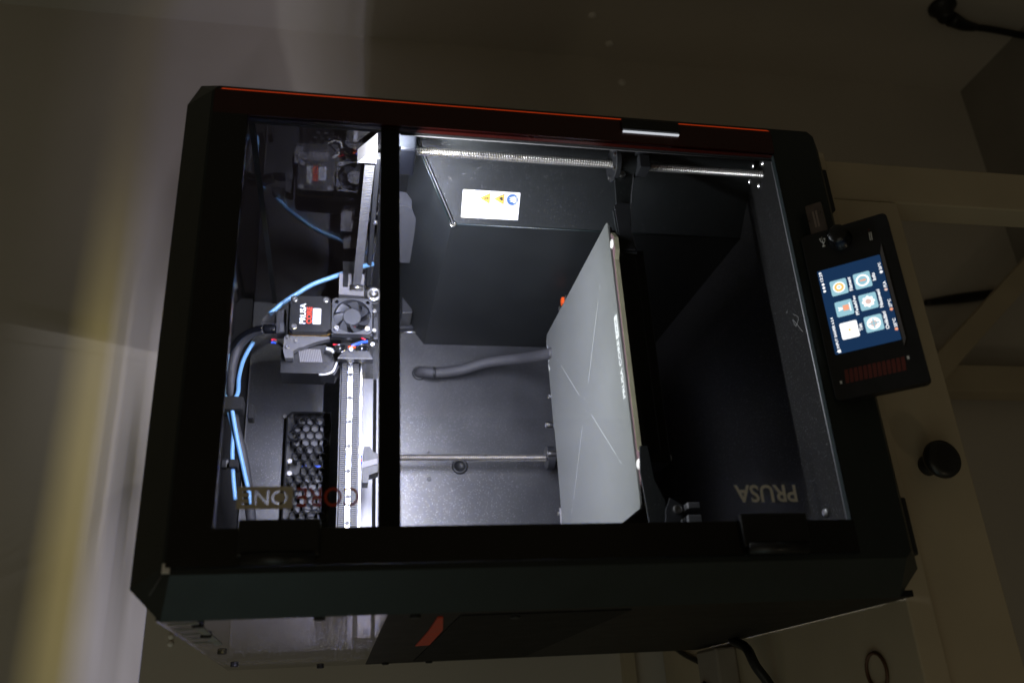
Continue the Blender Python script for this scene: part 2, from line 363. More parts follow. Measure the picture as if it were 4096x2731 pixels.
# things on the table left of the printer
ps = empty('power_adapter', (-36, 402, -4.6))
MB().bbox(-62, -3, 374, 430, -4.6, 20, 3).build('adapter_body', M['beige_plastic'], ps)
tag(ps, 'pale plastic power adapter block on the table behind the printer', 'power adapter')
tag(MB().tube([(20, 350, 12), (0, 326, 20), (-11, 297, 20), (-28, 289, 17), (-62, 286, 2), (-140, 284, 0.5)], 5, 12).build('power_cable', M['cable']),
    'thick black mains cable looping beside the pale adapter on the table', 'cable')
tag(MB().tube([(30, 590, -1.4), (3, 528, -1.5), (-20, 449, -1.5), (-32, 431, 10), (-45, 400, 23), (-75, 352, -1.5), (-150, 340, -1.5)], 3, 8).build('thin_cable', M['cable']),
    'thin black cable lying slack over the table behind the thick cable', 'cable')
tag(MB().tube([(-46 + 14 * math.cos(a), 116 + 14 * math.sin(a), -3.2) for a in [k * PI / 8 for k in range(17)]], 1.4, 6, 2).build('rubber_band', M['rubber_band']),
    'brown rubber band lying on the tabletop near the printer corner', 'rubber band')

# ------------------------------------------------------------------ the printer
PR = empty('enclosed_printer', (207, 220, 0))
tag(PR, 'black enclosed desktop printer with white light inside and an orange edge', '3d printer')
W_, H_, D_ = 415, 549, 455
# outer front frame: chamfered picture frame
k = 20; c = 30; ci = 23
outer = [(k, 0), (W_ - k, 0), (W_, 9), (W_, H_ - 9), (W_ - k, H_), (k, H_), (0, H_ - k), (0, k)]
inner = [(ci + 5, ci), (392 - 5, ci), (392, ci + 5), (392, 521), (387, 526), (ci + 5, 526), (ci, 521), (ci, ci + 5)]
door_hole = [(27, 64.4), (388, 64.4), (388, 64.6), (388, 523.8), (387.8, 524), (27.2, 524), (27, 523.8), (27, 64.6)]
fb = MB()
def loop3(p, y): return [(x, y, z) for x, z in p]
L0, L1, L2, L3 = loop3(outer, D_), loop3(outer, c), loop3(inner, 0), loop3(door_hole, 0)
L4 = loop3(door_hole, 5)
for A, B in ((L1, L2), (L2, L3), (L3, L4)):
    for i in range(8):
        j = (i + 1) % 8; fb.add([A[i], A[j], B[j], B[i]], [(0, 1, 2, 3)])
fb.build('front_frame', M['powder'], PR)
# sheet-metal lip behind the door: right, bottom, left and top returns
lip = MB()
lip.box(364.6, 386, 5.2, 8, 50, 520); lip.box(32, 49.6, 5.2, 13, 50, 520); lip.box(49.8, 364.4, 5.2, 12, 43, 61.3); lip.box(49.8, 364.4, 5.2, 9, 503, 518)
lip.build('inner_lip', M['lip'], PR)
MB().tube([(50, 9.2, 62.0), (364.4, 9.2, 62.0)], 0.75, 8, 1).build('lip_edge', M['profile'], PR)  # paler tube stands in for the folded edge catching light
MB().tube([(364.3, 8, 62.0), (364.3, 8, 382)], 0.7, 8, 1).build('lip_edge', M['pale_grey_plastic'], PR)  # pale tube again for light caught along the side edge
MB().tube([(22.8, 0.6, 525.8), (13.5, 11.5, 533.5)], 0.5, 6, 1).build('corner_seam', M['grey_plastic'], PR)  # seam drawn pale for the light leaking along it
MB().bbox(49.8, 364.4, 6, 14, 382.9, 397.4, 0.6).build('cross_bar', M['black_plastic'], PR)
MB().prism([(18, 396.5), (33.0, 393.6), (33.0, 392.4), (19, 394.0), (19, 383), (18, 383)], 'x', 52, 396).build('light_housing', M['black_plastic'], PR)  # unseen lip, added and shaped to cut off the beam on the wall
MB().prism([(360, 19.2), (361, 19.2), (376, 75), (375, 75)], 'z', 380.5, 392.0).build('light_baffle', M['black_plastic'], PR)  # unseen plate, added to screen the end lamp from the left
# underside, sides, back, roof
sh = MB()
sh.box(16, 400, 12.4, 450, 30, 41.9); sh.box(12, 403, 31, 450, 8, 29.9)                                   # floor pan
sh.build('floor_pan', M['lip'], PR)
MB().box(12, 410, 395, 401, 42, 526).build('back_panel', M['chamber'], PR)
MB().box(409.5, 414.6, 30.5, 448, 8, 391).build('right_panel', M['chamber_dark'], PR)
lp = MB(); lp.box(0.4, 5, 30.5, 452, 8, 389.5)
lp.build('left_panel', M['side'], PR)
MB().prism([(5.4, 8), (409.4, 8), (409.4, 540), (393, 548.4), (22, 548.4), (5.4, 533)], 'y', 448.2, 454.8).build('rear_cover', M['side'], PR)
rf = MB()
rf.prism([(2, 527), (413, 527), (413, 539), (395, 548.6), (20, 548.6), (2, 530.5)], 'y', 30.6, 44); rf.box(20, 395, 14, 30.4, 522, 530); rf.prism([(2, 527), (413, 527), (413, 539), (395, 548.6), (20, 548.6), (2, 530.5)], 'y', 388, 447.8); rf.prism([(4, 533), (27, 533), (27, 548.6), (20, 548.6)], 'y', 44.2, 387.8); rf.box(407, 411, 44.2, 387.8, 536, 539)
rf.build('roof_frame', M['matte_black'], PR)
lidb = MB().box(27.2, 396, 44.2, 387.8, 545.4, 547.6); lidb.prism([(396.02, 545.4), (403.9, 541.0), (403.9, 543.2), (396.02, 547.6)], 'y', 44.2, 387.8)
lidb.build('lid', M['smoke_lid'], PR)
MB().box(404, 406.5, 30.6, 440, 391.2, 544).build('right_window', M['smoke'], PR)
MB().box(402.6, 403.8, 30.6, 440, 500, 505).build('right_roof_beam', M['chamber_dark'], PR)
MB().box(0.6, 3.0, 30.6, 452, 389.8, 532).build('left_window', M['smoke_left'], PR)
for y0, z0 in ((51, 509.5), (112, 512), (240, 515), (376, 518), (31.5 + 3, 433), (446, 437), (438, 369), (441, 322), (41, 371), (60, 300)):
    MB().lathe([(3.8, 0.3), (3.8, -1.6), (3.0, -2.0), (0.1, -2.0)], (0.2, y0, z0), 'x', 12, False).build('panel_screw', M['rubber'], PR)
# pale lucent blocks atop the left panel stand for light through vent openings
for i in range(5):
    y0 = 40 + i * 29
    MB().box(-0.1, 0.55, y0, y0 + 25, 508.5, 513.5).build('vent_louvre', M['louvre'], PR)
    MB().box(-0.1, 0.55, y0 - 2 + 8, y0 + 8, 513.8, 527).build('vent_louvre', M['louvre'], PR)
# orange grip let into the left panel
gp = MB().prism([(51, 351.4), (52, 355), (138, 353), (252, 353), (246, 341), (130, 342.6)], 'x', -0.6, 0.3).build('side_grip', M['orange_deep'], PR)
MB().box(-0.35, 0.39, 47, 428, 219, 340).build('side_inset', M['matte_black'], PR)
# feet
for x, y in ((52, 45), (354, 45), (52, 420), (354, 420)):
    MB().bbox(x - 22, x + 22, y - 15, y + 16, -4.5, 8, 1.5).build('foot', M['rubber'], PR)

# ---- door
DOOR = MB()
DOOR.box(27.3, 50, -3, 4.6, 65, 523.6); DOOR.box(50, 364.5, -3, 4.6, 498, 523.6)
door = DOOR.build('door', M['gloss_black'], PR)
MB().box(364.5, 386.6, -3, 4.6, 65, 523.6).build('grip_strip', M['door_border'], door)
MB().box(50, 364.5, -1.5, 1.0, 65.2, 497.9).build('door_pane', M['glass'], door)
MB().prism([(386.7, -3.2), (390.8, 0.6), (390.8, 1.0), (386.7, 1.0)], 'z', 66, 519).build('orange_edge', M['edge_glow'], door)
hd = MB().bbox(376, 386.2, -6, -3.02, 150, 200.5, 0.8).build('door_handle', M['gloss_black'], door)
MB().box(373.8, 375.0, -4.6, -3.0, 150.6, 199.5).build('handle_slot', M['slot_light'], door)  # glowing bar stands in for chamber light seen through a slot
for (x0, x1, z0, z1) in ((32, 54.5, 433.5, 483), (32, 54.5, 103, 152.5)):
    h = MB(); h.bbox(x0, x1, -7.5, -3.05, z0, z1, 1.2)
    h.lathe([(4.2, 0), (4.2, z1 - z0 - 6)], (x0 - 1, -6, z0 + 3), 'z', 16)
    h.build('hinge', M['black_plastic'], door)
# lettering on the glass (reads upwards, tops towards the hinge side)
def door_text(name, body, z0, z1, m, bold): return text(name, body, (75.8, -1.75, z0), (0, 0, z1 - z0), (-12.6, 0, 0), m, door, bold)
door_text('lettering', 'PRUSA', 104.3, 151.0, M['door_grey'], 0.02)
door_text('lettering', 'CORE', 410.2, 449.0, M['core_red'], 0.004)
# ONE knocked out of a taupe plate
tm = text_mb('ONE', 0.0)
bm = bmesh.new(); vv = [bm.verts.new(p) for p in tm.v]
for f in tm.f:
    try: bm.faces.new([vv[i] for i in f])
    except ValueError: pass
bmesh.ops.remove_doubles(bm, verts=bm.verts[:], dist=1e-5)
edges = [[(e.verts[0].co.x, e.verts[0].co.y), (e.verts[1].co.x, e.verts[1].co.y)] for e in bm.edges if len(e.link_faces) == 1]
bm.free()
b2 = bmesh.new(); cache = {}
def gv(p):
    kk = (round(p[0], 5), round(p[1], 5))
    if kk not in cache: cache[kk] = b2.verts.new((kk[0], kk[1], 0))
    return cache[kk]
for a, b in edges:
    try: b2.edges.new((gv(a), gv(b)))
    except ValueError: pass
rr = rrect(-0.12, 1.12, -0.28, 1.28, 0.09)
for i in range(len(rr)):
    b2.edges.new((gv(rr[i]), gv(rr[(i + 1) % len(rr)])))
bmesh.ops.triangle_fill(b2, use_beauty=True, use_dissolve=False, edges=b2.edges[:])
b2.verts.index_update()
mb = MB(); mb.add([v.co[:] for v in b2.verts], [[v.index for v in f.verts] for f in b2.faces]); b2.free()
place(mb, (73.9, -1.75, 454.6), (0, 0, 27.6), (-9.2, 0, 0)).build('lettering', M['door_taupe'], door)
MB().bbox(24, 30, -1.2, -0.1, 521, 525.6, 0.3).build('corner_clip', M['white_plastic'], PR)  # white chip painted for light leaking at the corner gap

# ---- cover box in the rear right corner of the chamber
cv = MB()
lo = [(410, 67, 42.1), (355, 122, 42.1), (355, 394.8, 42.1), (410, 394.8, 42.1)]
hi = [(410, 67, 366), (355, 122, 327), (355, 394.8, 327), (410, 394.8, 366)]
cv.add(lo + hi, [(3, 2, 1, 0), (4, 5, 6, 7), (0, 1, 5, 4), (1, 2, 6, 5), (2, 3, 7, 6), (3, 0, 4, 7)])
cover = cv.build('corner_cover', M['cover_grey'], PR)
MB().tube([(409, 67.2, 366.6), (354.2, 122, 327.6)], 1.1, 8, 1).build('cover_seam', M['powder'], cover)
MB().tube([(407, 66.4, 363.6), (353.8, 119.6, 325.6)], 0.55, 6, 1).build('cover_seam', M['grey_plastic'], cover)
MB().tube([(354.8, 121.6, 327), (354.8, 121.6, 42.5)], 0.9, 8, 1).build('cover_fold', M['powder'], cover)
MB().lathe([(3, 0), (3, -1.2), (1.6, -1.2), (1.5, 0.5), (0.02, 0.5)], (354, 121, 326.4), 'y', 14).build('cover_rivet', M['steel'], cover)
# sticker on the diagonal face: local s runs right along the face, z up
SO = Vector((359.6, 117.4, 265.6)); SX = Vector((1, -1, 0)).normalized(); SN = Vector((-1, -1, 0)).normalized(); SZ = Vector((0, 0, 1))
# the face runs x + y = 477
def sticker(pts, lift, m, name, parent):
    b = MB(); n = len(pts); vs = [SO + SX * p[0] + SZ * p[1] + SN * lift for p in pts] + [SO + SX * p[0] + SZ * p[1] + SN * (lift - .12) for p in pts]
    b.add(vs, [tuple(range(n)), tuple(reversed(range(n, 2 * n)))] + [(i, (i + 1) % n, (i + 1) % n + n, i + n) for i in range(n)])
    return b.build(name, m, parent)
stk = sticker(rrect(0, 26, 0, 53.5, 1.0), 0.25, M['sticker'], 'warning_label', PR)
sticker([(0.4, 41.2), (25.6, 41.2), (25.6, 53), (0.4, 53)], 0.40, M['sticker_pale'], 'label_panel', stk)  # pale yellow cell paints the overexposing light on the label's top
for z0, mm in ((28.2, M['sticker_yellow']), (15.0, M['sticker_yellow']), (42.4, M['sticker_yellow'])):
    sticker([(14, z0), (24, z0), (19, z0 + 9.4)], 0.52, M['ink'], 'warning_triangle', stk)
    sticker([(14.45, z0 + .25), (23.55, z0 + .25), (19, z0 + 8.8)], 0.64, mm if z0 < 42 else M['sticker_pale'], 'warning_triangle', stk)  # top triangle washed pale by the same painted light
sticker([(18.2, 29.6), (19.8, 29.6), (20.2, 33.6), (19.5, 33.6), (19.3, 30.3), (18.7, 30.3), (18.5, 33.6), (17.8, 33.6)], 0.76, M['ink'], 'warning_symbol', stk)
sticker([(17.6, 16.4), (20.6, 16.2), (21.0, 17.6), (19.8, 19.6), (18.6, 18.6)], 0.76, M['ink'], 'warning_symbol', stk)
sticker([(18.7, 44), (19.3, 44), (19.4, 48.6), (18.6, 48.6)], 0.76, M['sticker_yellow'], 'warning_symbol', stk)
sticker([(19 + 5.1 * math.cos(a), 7.2 + 5.1 * math.sin(a)) for a in [i * PI / 14 for i in range(28)]], 0.5, M['sticker_blue'], 'mandatory_sign', stk)
sticker([(15.6, 5.0), (17.4, 3.6), (19.4, 4.2), (21.2, 3.8), (22.4, 5.4), (21.6, 8.0), (20.8, 10.4), (19.9, 8.2), (18.8, 10.6), (18.3, 8.0), (17.0, 9.6), (16.9, 7.0)], 0.62, M['sticker'], 'sign_glove', stk)
sticker([(14.9, 3.2), (23, 2.9), (23, 3.4), (15, 3.7)], 0.62, M['sticker'], 'sign_bar', stk)
for z0 in (3.6, 17.2):
    sticker([(3, z0 + 9), (3.3, z0 + 9.2), (9.6, z0 + .2), (9.3, z0)], 0.5, M['ink'], 'label_stroke', stk)
for z0 in (13.4, 27.2, 41.0):
    sticker([(0.3, z0), (25.7, z0), (25.7, z0 + .12), (0.3, z0 + .12)], 0.5, M['pale_grey_plastic'], 'label_rule', stk)

# ---- lead screws
def lead_screw(x, y, z0, z1, seg=14, pitch=2.2):
    vs = []; nz = int((z1 - z0) / pitch * 6); fs = []
    for i in range(nz + 1):
        for kx in range(seg):
            a = 2 * PI * kx / seg; z = z0 + i * pitch / 6
            ph = ((z / pitch) + kx / seg) % 1.0
            r = 4.2 - 1.5 * abs(2 * ph - 1)
            vs.append((x + r * math.cos(a), y + r * math.sin(a), z))
    for i in range(nz):
        for kx in range(seg):
            fs.append((i * seg + kx, i * seg + (kx + 1) % seg, (i + 1) * seg + (kx + 1) % seg, (i + 1) * seg + kx))
    return MB().add(vs, fs, False).build('lead_screw', M['steel'], PR)
lead_screw(388, 60.5, 42, 367); lead_screw(207.5, 372, 42, 392); lead_screw(27, 60.5, 42, 367)
MB().bbox(374, 403, 40, 78, 366, 383.5, 2).build('screw_bearing', M['shiny_black'], PR)
MB().lathe([(8.5, 0), (8.5, -8), (6.5, -9), (4.4, -9)], (388, 60.5, 374), 'z', 20).build('screw_collar', M['dark_grey_plastic'], PR)
MB().lathe([(5, 0), (5, -3), (3, -4), (0.1, -4)], (397, 44, 383), 'y', 12).build('bearing_bolt', M['screw_steel'], PR)
MB().bbox(375, 408, 352, 394, 344, 356, 1).build('wall_bracket', M['dark_grey_plastic'], PR)
MB().prism([(357, 395), (409, 395), (409, 420), (400, 420)], 'z', 0, .1)
# corner box on the right wall
gb = MB().prism([(155, 373), (158, 360.5), (178, 354.6), (266, 352.6), (266, 373)], 'x', 393, 409.4).build('wall_box', M['fan_plastic'], PR)
# triangular bracket low on the rear wall + thin rod
MB().prism([(404, 357), (404, 346), (374, 328.6), (371, 357)], 'y', 388, 394.8).build('gusset', M['dark_grey_plastic'], PR)
MB().tube([(369, 392.5, 357), (369.5, 392.5, 328.4)], 0.9, 8, 1).build('rod', M['steel'], PR)

# ---- back wall fittings
def ring(c, ro, ri, name, m): MB().lathe([(ro, 0), (ro, -1.6), ((ro + ri) / 2, -2.6), (ri, -1.4), (ri * .92, 0.3), (0.1, 0.4)], c, 'y', 24).build(name, m, PR)
ring((317.2, 394.9, 333), 8.6, 5.6, 'grommet', M['rubber']); ring((204, 394.9, 288.2), 9.2, 5.2, 'grommet', M['rubber'])
MB().lathe([(2.7, 0), (2.7, -.9), (1.6, -1.3), (1.5, -.3), (.05, -.3)], (189.7, 394.8, 323.3), 'y', 12, False).build('rivet', M['grey_plastic'], PR)
MB().lathe([(1.6, 0), (1.6, -.6), (.05, -.8)], (220.4, 394.8, 323.6), 'y', 10, False).build('rivet', M['chamber_dark'], PR)
hose = MB().tube([(317, 397, 333.5), (316.5, 388, 330), (314, 383, 322), (313.5, 383, 312), (317, 381, 285), (323, 371, 255), (318, 345, 220), (305, 305, 205), (300, 285, 196)], 6.4, 14, 8).build('heater_hose', M['sleeve'], PR)
MB().tube([(313.6, 383, 318.3), (313.6, 383, 315.3)], 7.0, 14, 1).build('hose_tie', M['rubber'], hose)

# ---- exhaust grille with two fans behind it
def hexa(cx, cz, r, rot=0): return [(cx + r * math.cos(rot + i * PI / 3), cz + r * math.sin(rot + i * PI / 3)) for i in range(6)]
GX0, GX1, GZ0, GZ1 = 137, 262.5, 433, 481
MB().prism([(134, 433), (134, 478), (139, 483), (258, 483), (265, 477), (265, 433)], 'y', 393.2, 394.9).build('grille_backing', M['black_plastic'], PR)
gm = MB()
outl = [(137, 433), (137, 476), (142, 481), (257, 481), (262.5, 476), (262.5, 433)]
for i in range(6):
    a, b = outl[i], outl[(i + 1) % 6]
    cx, cz = 200, 457; sc = 0.965
    a2 = (cx + (a[0] - cx) * sc, cz + (a[1] - cz) * .94); b2_ = (cx + (b[0] - cx) * sc, cz + (b[1] - cz) * .94)
    gm.prism([a, b, b2_, a2], 'y', 379.5, 393)
hp = 9.35
rows = int((GX1 - GX0) / (hp * .866)) ; 
def wallseg(p, q, t):
    d = Vector((q[0] - p[0], q[1] - p[1])); n = Vector((-d.y, d.x)).normalized() * t / 2
    gm.prism([(p[0] + n.x, p[1] + n.y), (q[0] + n.x, q[1] + n.y), (q[0] - n.x, q[1] - n.y), (p[0] - n.x, p[1] - n.y)], 'y', 379.8, 392)
done = set()
def inside(x, z): return 141 < x < 259 and 434 < z < (477 - (0 if x < 250 else (x - 250))) and not (194 < x < 203 and z > 466)
for i in range(-1, 18):
    for j in range(-1, 7):
        cx = 138 + i * hp * .866; cz = 436 + j * hp + (hp / 2 if i % 2 else 0)
        if cz > 474 - 2 * (i % 3): continue
        pts = hexa(cx, cz, hp / 1.732)
        for q in range(6):
            a, b = pts[q], pts[(q + 1) % 6]
            key = (round((a[0] + b[0]) / 2, 1), round((a[1] + b[1]) / 2, 1))
            if key in done or not inside(*key): continue
            done.add(key); wallseg(a, b, 1.5)
grille = gm.build('vent_grille', M['grille'], PR)
for cx in (236.5, 168.0):
    f = MB(); f.lathe([(14.5, -4.5), (14.5, -6), (13.5, -7), (0.1, -7)], (cx, 393.3, 452), 'y', 24, False)
    for q in range(7):
        a = q * 2 * PI / 7
        f.prism([(cx + 14 * math.cos(a), 452 + 14 * math.sin(a)), (cx + 21 * math.cos(a + .25), 452 + 21 * math.sin(a + .25)), (cx + 21 * math.cos(a + .7), 452 + 21 * math.sin(a + .7)), (cx + 14 * math.cos(a + .45), 452 + 14 * math.sin(a + .45))], 'y', 388.6, 389.6)
    f.build('exhaust_fan', M['grey_plastic'], PR)
for x, z in ((205.2, 475.4), (191.6, 475.2)): cap_screw((x, 379.6, z), 'y', 3.1, 2.6).build('grille_screw', M['screw_steel'], PR)
cap_screw((260.6, 392, 484), 'y', 2.4, 2.0).build('grille_screw', M['screw_steel'], PR)
MB().tube([(202, 391, 462), (202, 389, 460), (202.4, 389, 458)], 2, 8).build('fan_wire', M['wire_blue'], PR)
MB().tube([(203, 391, 452), (202, 388.4, 448), (202, 388.4, 443), (203, 391, 439)], 1.6, 8).build('fan_wire', M['wire_blue'], PR)

# ---- gantry: rail with belts, beam, rear profile
MB().box(52, 396, 274, 292, 404, 424.5).build('gantry_beam', M['black_plastic'], PR)
rl = MB().bbox(56, 278, 268.5, 273.9, 411.6, 417.0, 0.5).build('linear_rail', M['rail_steel'], PR)
for i in range(9):
    x = 263 - i * 25.0
    MB().lathe([(2.3, -0.1), (2.3, -0.25), (1.3, -0.25), (1.25, 0.3), (0.05, 0.3)], (x, 268.5, 414.3), 'y', 12, False).build('rail_hole', M['dark_grey_plastic'], rl)
def belt(zc, w, name):
    b = MB(); b.box(56, 276, 270.2, 271.2, zc - w / 2, zc + w / 2)
    x = 56.3
    while x < 275: b.box(x, x + 1.15, 268.9, 270.19, zc - w / 2, zc + w / 2); x += 2.0
    return b.build(name, M['belt'], PR)
belt(420.0, 5.4, 'toothed_belt'); belt(408.6, 5.6, 'toothed_belt')
MB().box(56, 300, 273, 273.9, 402.6, 404).build('rail_edge', M['rail_steel'], PR)
pf = MB(); pf.box(20, 300, 372, 388, 387.5, 399.4); pf.box(20, 300, 370, 388, 399.5, 400.8); pf.box(20, 300, 371, 388, 381.4, 383.4)
pf.build('rear_profile', M['profile'], PR)
pq = MB(); pq.box(20, 300, 374, 388.2, 383.5, 387.4); pq.box(20, 300, 371.5, 388.2, 400.9, 404)
pq.build('profile_slot', M['matte_black'], PR)
es = MB().prism([(191, 399.5), (195, 398.5), (195, 393), (189.8, 390), (187.5, 385), (169, 384), (166, 393.6), (158, 394.4), (158, 400)], 'y', 292, 312).build('endstop_block', M['dark_grey_plastic'], PR)
MB().prism([(179, 400.2), (172.6, 400.2), (177, 385), (182.6, 385)], 'y', 291, 291.9).build('endstop_stripe', M['pale_grey_plastic'], es)
for x, mm in ((183.4, 'wire_yellow'), (181.0, 'wire_blue'), (175.4, 'wire_red'), (173.2, 'wire_blue')):
    MB().tube([(x, 300, 401.8), (x, 288, 402.6), (x, 274, 402.0)], 1.0, 6, 3).build('sensor_wire', M[mm], PR)
# carriage stop block with clip on the right, side belt, roller
blk = MB(); blk.prism([(378, 402), (378, 428), (353, 428), (352, 402)], 'y', 268, 286)
blk = blk.build('tensioner_block', M['pale_grey_plastic'], PR)
MB().box(362, 379, 266.6, 267.9, 418.6, 424).build('tensioner_slot', M['black_plastic'], blk)
MB().lathe([(3.2, -7), (3.2, 7)], (360, 264.5, 409.6), 'z', 16).build('belt_roller', M['screw_steel'], PR)
sb = MB()
p0 = Vector((385.5, 82, 403.6)); p1 = Vector((362, 262, 409.6)); nn = 84
for i in range(nn):
    a = p0.lerp(p1, i / nn); b = p0.lerp(p1, (i + .55) / nn); e = p0.lerp(p1, (i + 1) / nn)
    sb.add([(a.x, a.y, a.z - 4.2), (b.x, b.y, b.z - 4.2), (b.x, b.y, b.z + 4.2), (a.x, a.y, a.z + 4.2)], [(0, 1, 2, 3)])
    sb.add([(b.x + .8, b.y, b.z - 4.2), (e.x + .8, e.y, e.z - 4.2), (e.x + .8, e.y, e.z + 4.2), (b.x + .8, b.y, b.z + 4.2)], [(0, 1, 2, 3)])
    sb.add([(b.x, b.y, b.z - 4.2), (b.x + .8, b.y, b.z - 4.2), (b.x + .8, b.y, b.z + 4.2), (b.x, b.y, b.z + 4.2)], [(0, 1, 2, 3)])
    sb.add([(e.x, e.y, e.z - 4.2), (e.x + .8, e.y, e.z - 4.2), (e.x + .8, e.y, e.z + 4.2), (e.x, e.y, e.z + 4.2)], [(0, 1, 2, 3)])
sb.build('side_belt', M['belt'], PR)
MB().prism([(80, 414.4), (55, 398), (79.6, 397.8)], 'x', 386, 400).build('corner_bracket', M['pale_grey_plastic'], PR)
MB().bbox(396, 403, 86, 330, 394.0, 398.6, 1).build('side_rail_bar', M['dark_grey_plastic'], PR)
cap_screw((395.6, 190, 394.0), 'x', 2.6, 2.4).build('rail_screw', M['screw_steel'], PR)
MB().lathe([(9, 0), (9, -6), (7, -7), (3, -7), (2.9, -3), (0.05, -3)], (352, 268, 392), 'y', 24).build('idler_pulley', M['screw_steel'], PR)

# ---- print head
PH = MB().prism([(300, 437), (300, 474), (304, 478), (340, 478), (342, 440), (340, 400), (300, 396)], 'y', 266, 292).build('print_head', M['black_plastic'], PR)
gc = MB().prism([(338.8, 475.4), (340.3, 472.3), (340.6, 438.2), (337.4, 435.6), (304.3, 434.9), (301.2, 438.9), (300.5, 472.1), (303.5, 475.3)], 'y', 250, 259).build('gear_cover', M['black_plastic'], PR)
MB().prism([(338.6, 475.6), (340.2, 472.3), (340.5, 438.2), (337.4, 435.2), (304.2, 434.5), (300.8, 438.9), (300.1, 472.1), (303.3, 475.7)], 'y', 259.2, 262.4).build('brass_plate', M['brass'], PR)
for x, z in ((336.4, 471.2), (336.7, 440.5), (306.1, 470.8)): cap_screw((x, 250.3, z), 'y', 3.0, 1.6).build('cover_screw', M['screw_steel'], gc)
text('lettering', 'PRUSA', (309.3, 249.8, 459.8), (22.8, 0, 0), (0, 0, 6.0), M['logo_white'], gc, 0.03)
text('lettering', 'CORE', (309.4, 249.8, 453.6), (18.8, 0, 0), (0, 0, 5.6), M['logo_red'], gc, 0.03)
MB().prism(rrect(309.2, 326.8, 444.9, 452.9, 1.2), 'y', 249.7, 249.95).build('logo_box', M['logo_white'], gc)
text('lettering', 'ONE', (311.3, 249.55, 446.7), (13.4, 0, 0), (0, 0, 4.4), M['ink'], gc, -0.012)
# cooling fan 40 mm
FC = (319.6, 414.0)
ff = MB()
ro = rrect(299.9, 339.9, 393.9, 434.2, 4, 5); nf = len(ro); ri = [(FC[0] + 18.6 * math.cos(math.atan2(z - FC[1], x - FC[0])), FC[1] + 18.6 * math.sin(math.atan2(z - FC[1], x - FC[0]))) for x, z in ro]
# resample both loops by angle so that the bore is round
NA = 64; ro2 = []; ri2 = []
for q in range(NA):
    a = 2 * PI * q / NA; dx, dz = math.cos(a), math.sin(a)
    t = min(20.0 / max(abs(dx), 1e-6), 20.1 / max(abs(dz), 1e-6))
    x, z = dx * t, dz * t
    if abs(x) > 16.5 and abs(z) > 16.5:
        cx, cz = math.copysign(16.3, x), math.copysign(16.3, z)
        # meet the rounded corner
        for it in range(30):
            rr_ = math.hypot(dx * t - cx, dz * t - cz)
            if rr_ > 3.75: t -= 0.12
        x, z = dx * t, dz * t
    ro2.append((FC[0] + x, FC[1] + z)); ri2.append((FC[0] + 18.7 * dx, FC[1] + 18.7 * dz))
for q in range(NA):
    r_ = (q + 1) % NA
    A = (ro2[q], ro2[r_], ri2[r_], ri2[q])
    ff.add([(p[0], 250, p[1]) for p in A], [(0, 1, 2, 3)])
    ff.add([(ro2[q][0], 250, ro2[q][1]), (ro2[r_][0], 250, ro2[r_][1]), (ro2[r_][0], 253, ro2[r_][1]), (ro2[q][0], 253, ro2[q][1])], [(0, 1, 2, 3)])
    ff.add([(ri2[q][0], 250, ri2[q][1]), (ri2[r_][0], 250, ri2[r_][1]), (ri2[r_][0], 260, ri2[r_][1]), (ri2[q][0], 260, ri2[q][1])], [(0, 1, 2, 3)])
ff.box(301, 339, 257, 260, 395, 397); ff.box(299.9, 339.9, 257, 260.2, 393.9, 395.6); ff.box(299.9, 301.2, 253, 260, 394, 434); ff.box(338.7, 339.9, 253, 260, 394, 434)
fan = ff.build('cooling_fan', M['fan_plastic'], PR)
MB().lathe([(9.1, 8), (9.1, 0.6), (8.4, 0), (0.05, 0)], (FC[0], 251, FC[1]), 'y', 32, False).build('fan_hub', M['fan_plastic'], fan)
for q in range(7):
    a0 = q * 2 * PI / 7 + .2; b = MB(); vs = []
    for i in range(6):
        t = i / 5; r = 8.8 + t * 9.2; aa = a0 + t * 0.42
        for w, yy in ((0, 252.0), (0.30, 254.0), (0.58, 256.8)): vs.append((FC[0] + r * math.cos(aa + w), yy, FC[1] + r * math.sin(aa + w)))
    b.add(vs, [(i * 3 + j, i * 3 + j + 1, i * 3 + j + 4, i * 3 + j + 3) for i in range(5) for j in range(2)], True).build('fan_blade', M['fan_plastic'], fan)
for x, z in ((305.2, 429.4), (305.2, 398.6)): cap_screw((x, 250.1, z), 'y', 3.0, 2.2).build('fan_screw', M['screw_steel'], fan)
for x, z in ((335.2, 429.6), (335.2, 398.6)): MB().lathe([(1.9, 0), (0.05, 0)], (x, 249.9, z), 'y', 14, False).build('fan_hole', M['ink'], fan)
MB().tube([(317.5, 256, 415), (313, 256.4, 413), (306, 256.6, 409), (302.5, 256.6, 407.5)], 0.8, 6).build('fan_lead', M['wire_red'], fan)
# grey bracket with curved arm
br = MB().prism([(299.4, 480.3), (300.7, 473.5), (300.4, 436.4), (298.2, 435.7), (296.6, 441.5), (294.4, 449.0), (291.4, 456.0), (288.4, 461.7), (287.6, 465.4), (283.9, 470.9), (276.3, 470.5), (276.1, 478.5), (284.4, 480.8)], 'y', 260, 268).build('head_bracket', M['grey_plastic'], PR)
for x, z in ((298.6, 476.4), (295.2, 468.4), (287.8, 476.5)): cap_screw((x, 260.2, z), 'y', 2.5, 1.8).build('bracket_screw', M['screw_steel'], br)
mbx = MB().prism([(289.4, 483.4), (264.4, 482.7), (263.9, 440.5), (276.0, 429.5), (286.0, 432.5), (295.5, 439.5), (291.9, 466.0)], 'y', 270, 300).build('extruder_motor', M['black_plastic'], PR)
rb = MB()
for i in range(13):
    z = 465 - i * 1.72
    rb.prism([(276.0, z - 1.0), (290.6 - .05 * i, z + 1.6), (290.6 - .05 * i, z + 0.5), (276.0, z - 2.1)], 'y', 269.0, 269.95)
